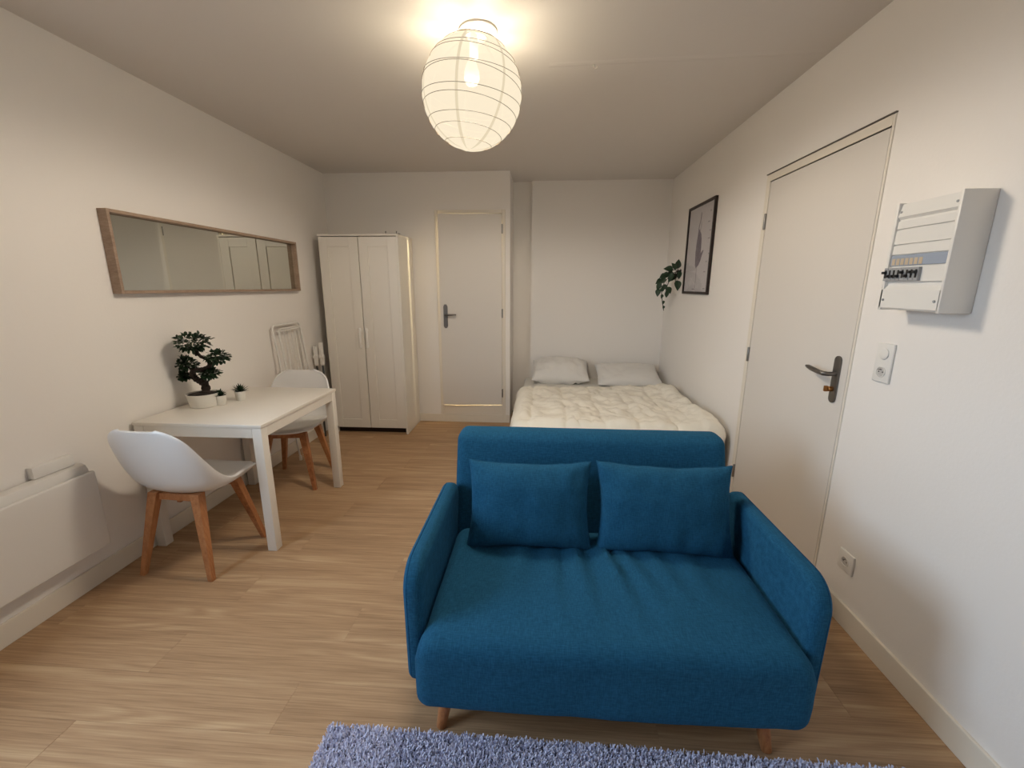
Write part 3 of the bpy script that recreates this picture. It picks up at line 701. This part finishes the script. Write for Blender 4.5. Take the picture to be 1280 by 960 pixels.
# ================================================================== FOLDED AIRER + POLES IN THE CORNER
ao = (XL+.12, 3.49, 0)
ai = thing('drying_rack', 'folded white wire clothes airer leaning on the left wall', 'clothes airer', ao)
def lean(y_, z, off=0.): return (XL+.155-.115*z/1.13+off, y_, z)
def loop(y0_, y1_, z1_, off, r=.035):
    P = [lean(y0_, .012, off)]+[lean(y0_, z1_*k/6, off) for k in range(1, 6)]
    for k in range(5): a = math.pi-math.pi/2*k/4; P.append(lean(y0_+r+r*math.cos(a), z1_-r+r*math.sin(a), off))
    for k in range(5): a = math.pi/2-math.pi/2*k/4; P.append(lean(y1_-r+r*math.cos(a), z1_-r+r*math.sin(a), off))
    return P+[lean(y1_, z1_*k/6, off) for k in range(5, 0, -1)]+[lean(y1_, .012, off)]
MB().tube(loop(3.275, 3.665, 1.13, 0), .0075, 8).build('outer_frame', plasm, ai, ao, True)
MB().tube(loop(3.31, 3.635, 1.10, .022), .0065, 8).build('inner_frame', plasm, ai, ao, True)
for k in range(6):
    yy = 3.345+.051*k; MB().tube([lean(yy, .30, .012), lean(yy, 1.10, .012)], .0028, 6).build('rod', plasm, ai, ao, True)
for z in (1.085, .30): MB().tube([lean(3.31, z, .012), lean(3.635, z, .012)], .008, 8).build('crossbar', plasm, ai, ao, True)
for yy in (3.275, 3.665): MB().lathe([(.012, 0), (.012, .035), (.009, .04)], lean(yy, 0.0), 'z', 12).build('foot_cap', plasm, ai, ao, True)
for k, (x, yy, zt, lab) in enumerate(((-2.120, 3.885, .885, 'dark cleaning pole with shorter white grip, nearer the wall'), (-2.078, 3.915, .915, 'dark cleaning pole with taller white grip, beside the wardrobe'))):
    cp = thing('cleaning_pole', lab, 'pole', (x+.03, yy, 0), 0, 'poles standing between wall and wardrobe')
    dx = -.03
    MB().tube([(0.0, -.02, 0), (dx, 0, .72)], .009, 10).build('pole', darkpole, cp, smooth=True)
    MB().box(dx-.016, dx+.016, -.016, .016, .70, zt, .006, 3).build('grip', plasm, cp, smooth=True)
    MB().box(dx-.021, dx+.021, -.02, .02, .77, .80, .004).build('clamp', plasm, cp, smooth=True)

# ================================================================== CEILING LAMP
LC = Vector((-.322, 2.13, 2.272)); LR = .219
tilt = Matrix.Rotation(math.radians(6), 3, 'Y')
la = thing('pendant_lamp', 'lit round rice paper lantern hanging from the ceiling', 'lamp', (LC.x, LC.y, H))
o_ = la.location
MB().lathe([(.082, H), (.082, H-.008), (.07, H-.013), (.018, H-.016)], (LC.x+.03, LC.y, 0), 'z', 36).build('ceiling_rose', whitem, la, o_, True)
MB().lathe([(.016, H-.014), (.019, H-.05), (.019, H-.10), (.016, H-.105)], (LC.x+.01, LC.y, 0), 'z', 16).build('socket', whitem, la, o_, True)
MB().lathe([(.012, 2.41), (.022, 2.39), (.033, 2.36), (.034, 2.335), (.024, 2.312), (.008, 2.303)], (LC.x, LC.y, 0), 'z', 20).build('bulb', bulbm, la, o_, True)
def sp(th, ph, r=LR, sq=1.02):
    p = Vector((math.sin(th)*math.cos(ph), math.sin(th)*math.sin(ph), math.cos(th)*sq))*r
    return LC+tilt@p
th0 = math.asin(.048/LR)
rip = lambda th, ph: LR*(1+.006*math.sin(th*24+3*math.sin(ph+1))+.004*fbm(ph*2, th*4))
sh = MB().grid(lambda u, v: sp(th0+(math.pi-th0-.04)*u, 2*math.pi*v, rip(th0+(math.pi-th0-.04)*u, 2*math.pi*v)), 60, 72).build('paper_shade', paper_lamp, la, o_, True, 80)
MB().tube([sp(th0, 2*math.pi*k/32, LR) for k in range(32)], .0028, 6, closed=True).build('top_ring', dsteel, la, o_, True)
for k in range(7):
    ph = -math.pi/2-.12+2*math.pi*k/7; hw = .026
    MB().grid(lambda u, v: sp(th0+.02+(math.pi-th0-.12)*u, ph+(v-.5)*2*hw/max(.35, math.sin(th0+(math.pi-th0)*u)), LR*1.006+.0015), 40, 2).build('paper_seam', seam_lamp, la, o_, True)
rr = random.Random(12)
ths = [.50, .72, .93, 1.10, 1.30, 1.50, 1.72, 1.92, 2.15, 2.4, 2.65]
for i, th in enumerate(ths):
    am = rr.uniform(.03, .16)*(1 if i % 2 else -.6); p0 = rr.uniform(-.6, .6)
    MB().tube([sp(th+am*math.sin(2*math.pi*k/64+p0), 2*math.pi*k/64, LR*1.011) for k in range(64)], .0011, 5, closed=True).build('bamboo_rib', wirem, sh, o_, True)
L1 = bpy.data.lights.new('pendant_bulb_light', 'SPOT'); L1.energy = 225; L1.color = (1, .93, .86); L1.shadow_soft_size = .19; L1.spot_size = math.pi; L1.spot_blend = .28
l1 = bpy.data.objects.new('pendant_bulb_light', L1); COL.objects.link(l1); l1.location = LC
L3 = bpy.data.lights.new('pendant_bulb_glow', 'POINT'); L3.energy = 46; L3.color = (1, .91, .74); L3.shadow_soft_size = .08
l3 = bpy.data.objects.new('pendant_bulb_glow', L3); COL.objects.link(l3); l3.location = LC+Vector((0, 0, .04))
hk = MB().tube([(.24, 2.451, H), (.24, 2.451, H-.012), (.248, 2.451, H-.022), (.258, 2.451, H-.018), (.258, 2.451, H-.008)], .003, 8).build('ceiling_hook', whitem, None, (.24, 2.451, H), True)
tag(hk, 'tiny white screw hook in the ceiling right of the lantern', 'hook')

# ================================================================== FRAMED PRINT
FY0, FY1, FZ0, FZ1 = 3.60, 4.212, 1.378, 2.122
fo = (XR, (FY0+FY1)/2, FZ0)
pf = thing('framed_print', 'black-framed grey print hanging on the right wall near the bed', 'picture', fo)
fwd = .022
for a, b_ in ((FY0, FY0+fwd), (FY1-fwd, FY1)): MB().box(XR-.022, XR, a, b_, FZ0, FZ1, .002).build('frame_side', framem, pf, fo)
for a, b_ in ((FZ0, FZ0+fwd), (FZ1-fwd, FZ1)): MB().box(XR-.022, XR, FY0+fwd, FY1-fwd, a, b_, .002).build('frame_rail', framem, pf, fo)
pap = MB().box(XR-.010, XR-.002, FY0+fwd, FY1-fwd, FZ0+fwd, FZ1-fwd).build('print_sheet', paperm, pf, fo)
dy = .07
body = [(3.869, 1.925), (3.878, 1.87), (3.895, 1.80), (3.90, 1.72), (3.885, 1.62), (3.86, 1.595), (3.80, 1.62), (3.765, 1.655), (3.745, 1.69), (3.712, 1.735), (3.735, 1.735), (3.775, 1.712), (3.775, 1.76), (3.782, 1.83), (3.80, 1.87), (3.835, 1.90)]
MB().prism([(a+dy, z) for a, z in body], 'x', XR-.0105, XR-.0099).build('ink_shape', inkm, pap, fo)
def stroke(P, w, m): MB().prism([(a+dy-w, z) for a, z in P]+[(a+dy+w, z) for a, z in P[::-1]], 'x', XR-.0107, XR-.0099).build('ink_stroke', m, pap, fo)
stroke([(3.869, 1.91), (3.862, 1.95), (3.84, 1.985), (3.833, 2.045)], .007, inkm)
stroke([(3.835, 1.895), (3.815, 1.935), (3.818, 1.97)], .004, ink2)
stroke([(3.845, 1.60), (3.84, 1.52), (3.838, 1.43)], .004, ink2)
for (a, z, w) in ((3.70, 2.03, .012), (3.72, 1.95, .02), (3.68, 1.88, .012), (3.69, 1.82, .02), (3.66, 1.70, .012), (3.70, 1.64, .014), (3.72, 1.56, .02), (3.95, 1.42, .03), (3.70, 1.425, .02)):
    MB().box(XR-.0106, XR-.0099, a-w, a+w, z-.004, z+.004).build('print_mark', ink2, pap, fo)
gl = MB().box(XR-.0165, XR-.0145, FY0+fwd, FY1-fwd, FZ0+fwd, FZ1-fwd).build('glazing', glassp, pf, fo)

# ================================================================== WALL PLANT
wy = 4.36
wp = thing('hanging_ivy', 'dark green trailing ivy sprig fixed to the right wall above the bed', 'plant', (XR, wy, 1.5))
wo2 = wp.location
MB().lathe([(.014, 0), (.014, -.008), (.006, -.012), (.006, -.03)], (XR, wy, 1.59), 'x', 14).build('wall_peg', blackm, wp, wo2, True)
stems = [[(1.31, 1.59), (1.27, 1.60), (1.21, 1.56), (1.16, 1.50), (1.14, 1.42), (1.13, 1.36)], [(1.31, 1.59), (1.25, 1.56), (1.19, 1.48), (1.175, 1.38), (1.19, 1.29), (1.21, 1.21)], [(1.31, 1.59), (1.30, 1.63), (1.295, 1.66)], [(1.31, 1.59), (1.29, 1.53), (1.295, 1.46)], [(1.31, 1.59), (1.25, 1.53), (1.215, 1.43), (1.215, 1.36)]]
for k, st in enumerate(stems):
    ys = wy + .03*math.sin(k*2.1)
    MB().tube([(x, wy+(ys-wy)*i/len(st), z) for i, (x, z) in enumerate(st)], .0035, 6).build('stem', barkm, wp, wo2, True)
bm = bmesh.new(); L_, W_ = 1., .30
n = 8; va = []
for i in range(n+1):
    t = i/n; w = W_*math.sin(math.pi*t**.75)*1.15; va.append([bm.verts.new((s*w, t*L_, .12*abs(s)*w/W_-.25*t*t)) for s in (-1, -.5, 0, .5, 1)])
for i in range(n):
    for j in range(4):
        f = [va[i][j], va[i+1][j], va[i+1][j+1], va[i][j+1]]
        try: bm.faces.new(f)
        except ValueError: pass
bmesh.ops.remove_doubles(bm, verts=bm.verts, dist=1e-4)
lme = bpy.data.meshes.new('leaf'); bm.to_mesh(lme); bm.free(); lme.materials.append(leaf2); lme.polygons.foreach_set('use_smooth', [True]*len(lme.polygons))
LV = [(1.300, 1.61, 80, .10), (1.285, 1.60, 120, .085), (1.30, 1.585, -70, .09), (1.26, 1.60, 170, .10), (1.27, 1.575, 200, .09), (1.25, 1.57, 250, .085), (1.23, 1.57, 215, .09), (1.205, 1.555, 200, .085), (1.19, 1.53, 235, .09), (1.165, 1.51, 215, .08), (1.15, 1.475, 240, .085), (1.14, 1.42, 255, .085), (1.30, 1.50, -85, .11), (1.215, 1.455, 215, .08), (1.21, 1.44, 300, .085), (1.215, 1.40, 280, .075), (1.18, 1.42, 200, .06), (1.178, 1.37, 260, .05), (1.185, 1.31, 285, .045), (1.20, 1.26, 270, .04), (1.29, 1.57, 255, .09), (1.275, 1.555, 230, .1)]
r = random.Random(5)
for (x, z, a, s) in LV:
    o = bpy.data.objects.new('leaf', lme); COL.objects.link(o); o.parent = wp
    a = math.radians(a); d = Vector((math.cos(a), r.uniform(-.45, .15), math.sin(a))).normalized()
    nn = Vector((r.uniform(-.5, .3), -1, r.uniform(.1, .7))); nn = (nn-d*nn.dot(d)).normalized(); sd = d.cross(nn)
    o.matrix_local = Matrix.Translation(Vector((x, wy-.015+r.uniform(-.03, .03), z))-Vector(wo2)) @ Matrix((sd, d, nn)).transposed().to_4x4() @ Matrix.Scale(s*.9, 4)

# ================================================================== ELECTRICAL PANEL
EY0, EY1, EZ0, EZ1, ED = 1.442, 1.69, 1.36, 1.722, .1
eo = (XR, (EY0+EY1)/2, EZ0)
ep = thing('fuse_box', 'white wall-mounted fuse box with a row of breakers', 'fuse box', eo)
xf = XR-ED
q = MB(); q.box(xf+.03, XR, EY0, EY1, EZ0, EZ1, .003); q.build('housing', plasm, ep, eo, True)
# front cover: bowed frame with sloped top and bottom
cov = [(xf+.03, EZ0+.002), (xf+.006, EZ0+.002), (xf, EZ0+.008), (xf, EZ0+.07), (xf+.012, EZ0+.085), (xf+.012, EZ1-.055), (xf+.003, EZ1-.046), (xf+.012, EZ1-.003), (xf+.03, EZ1-.002)]
fc = MB().prism(cov, 'y', EY0+.006, EY1-.004, .0).build('front_cover', plasm, ep, eo)
for a, b_ in ((EY0, EY0+.010), (EY1-.012, EY1)): MB().box(xf, XR-.001, a-.001, b_+.001, EZ0-.001, EZ1+.001, .003).build('cover_edge', plasm, ep, eo, True)
for (z0, z1) in ((1.636, 1.662), (1.584, 1.632), (1.55, 1.580)): MB().box(xf+.006, xf+.013, EY0+.012, EY1-.014, z0, z1, .001).build('blank_strip', plasm, fc, eo)
MB().box(xf+.004, xf+.013, EY0+.012, EY1-.014, 1.458, 1.508, .001).build('breaker_plate', plasm, fc, eo)
MB().box(xf+.006, xf+.013, EY0+.012, EY1-.014, 1.512, 1.547, .001).build('label_holder', labm, fc, eo)
for k in range(7): MB().box(xf+.0052, xf+.0062, 1.545+.0185*k, 1.545+.0185*k+.013, 1.514, 1.536).build('label', tanm, fc, eo)
for k in range(8):
    ya = 1.537+.0182*k
    br = MB().box(xf-.006, xf+.012, ya, ya+.0172, 1.461, 1.505, .001).build('breaker', greym, ep, eo)
    up_ = k in (0, 1, 3, 7)
    q = MB(); q.box(xf-.018, xf-.006, ya+.003, ya+.0142, 1.484 if up_ else 1.472, 1.493 if up_ else 1.481, .0015); q.box(xf-.0072, xf-.006, ya+.005, ya+.012, 1.470, 1.497); q.build('toggle', blackm, br, eo)
for (a, z) in ((EY0+.02, EZ0+.035), (EY1-.02, EZ0+.035), (EY0+.02, EZ1-.03), (EY1-.02, EZ1-.03)):
    MB().lathe([(.004, 0), (.004, -.004), (.003, -.005)], (xf+(.001 if z < 1.5 else .008), a, z), 'x', 12).build('screw', greym, ep, eo, True)

# ================================================================== SWITCH + SOCKETS
def plate(name, label, cat, yc, z0, z1, w=.082):
    o = thing(name, label, cat, (XR, yc, z0)); MB().box(XR-.009, XR, yc-w/2, yc+w/2, z0, z1, .003, 3).build('cover_plate', plasm, o, o.location, True); return o
def socket(o, yc, zc, oo):
    q = MB(); n = 28
    q.lathe([(.0215, .0), (.0215, -.003), (.0195, -.0035), (.0185, -.001), (.018, .006)], (XR-.009, yc, zc), 'x', n); rg = q.build('socket_ring', plasm, o, oo, True)
    MB().lathe([(.018, 0), (.0178, -.0006)], (XR-.0096, yc, zc), 'x', n).build('socket_well', mat('socket_shade', (200, 196, 190), .5) if 'socket_shade' not in MATS else MATS['socket_shade'], rg, oo, True)
    for dy_ in (-.0095, .0095): MB().lathe([(.0028, 0), (.0027, -.0004)], (XR-.0103, yc+dy_, zc), 'x', 10).build('pin_hole', blackm, rg, oo)
    MB().lathe([(.0024, 0), (.0022, -.012)], (XR-.0098, yc, zc+.010), 'x', 10).build('earth_pin', steel, rg, oo, True)
sw = plate('light_switch', 'white double wall plate with round switch above a socket', 'switch', 1.735, 1.076, 1.228)
MB().lathe([(.0225, 0), (.0225, -.0035), (.021, -.0045), (.004, -.0042)], (XR-.009, 1.735, 1.188), 'x', 28).build('rocker', plasm, sw, sw.location, True)
socket(sw, 1.735, 1.117, sw.location)
sk = plate('wall_socket', 'white single power socket low on the wall beside the sofa', 'socket', 1.727, .240, .328, .086)
socket(sk, 1.727, .284, sk.location)
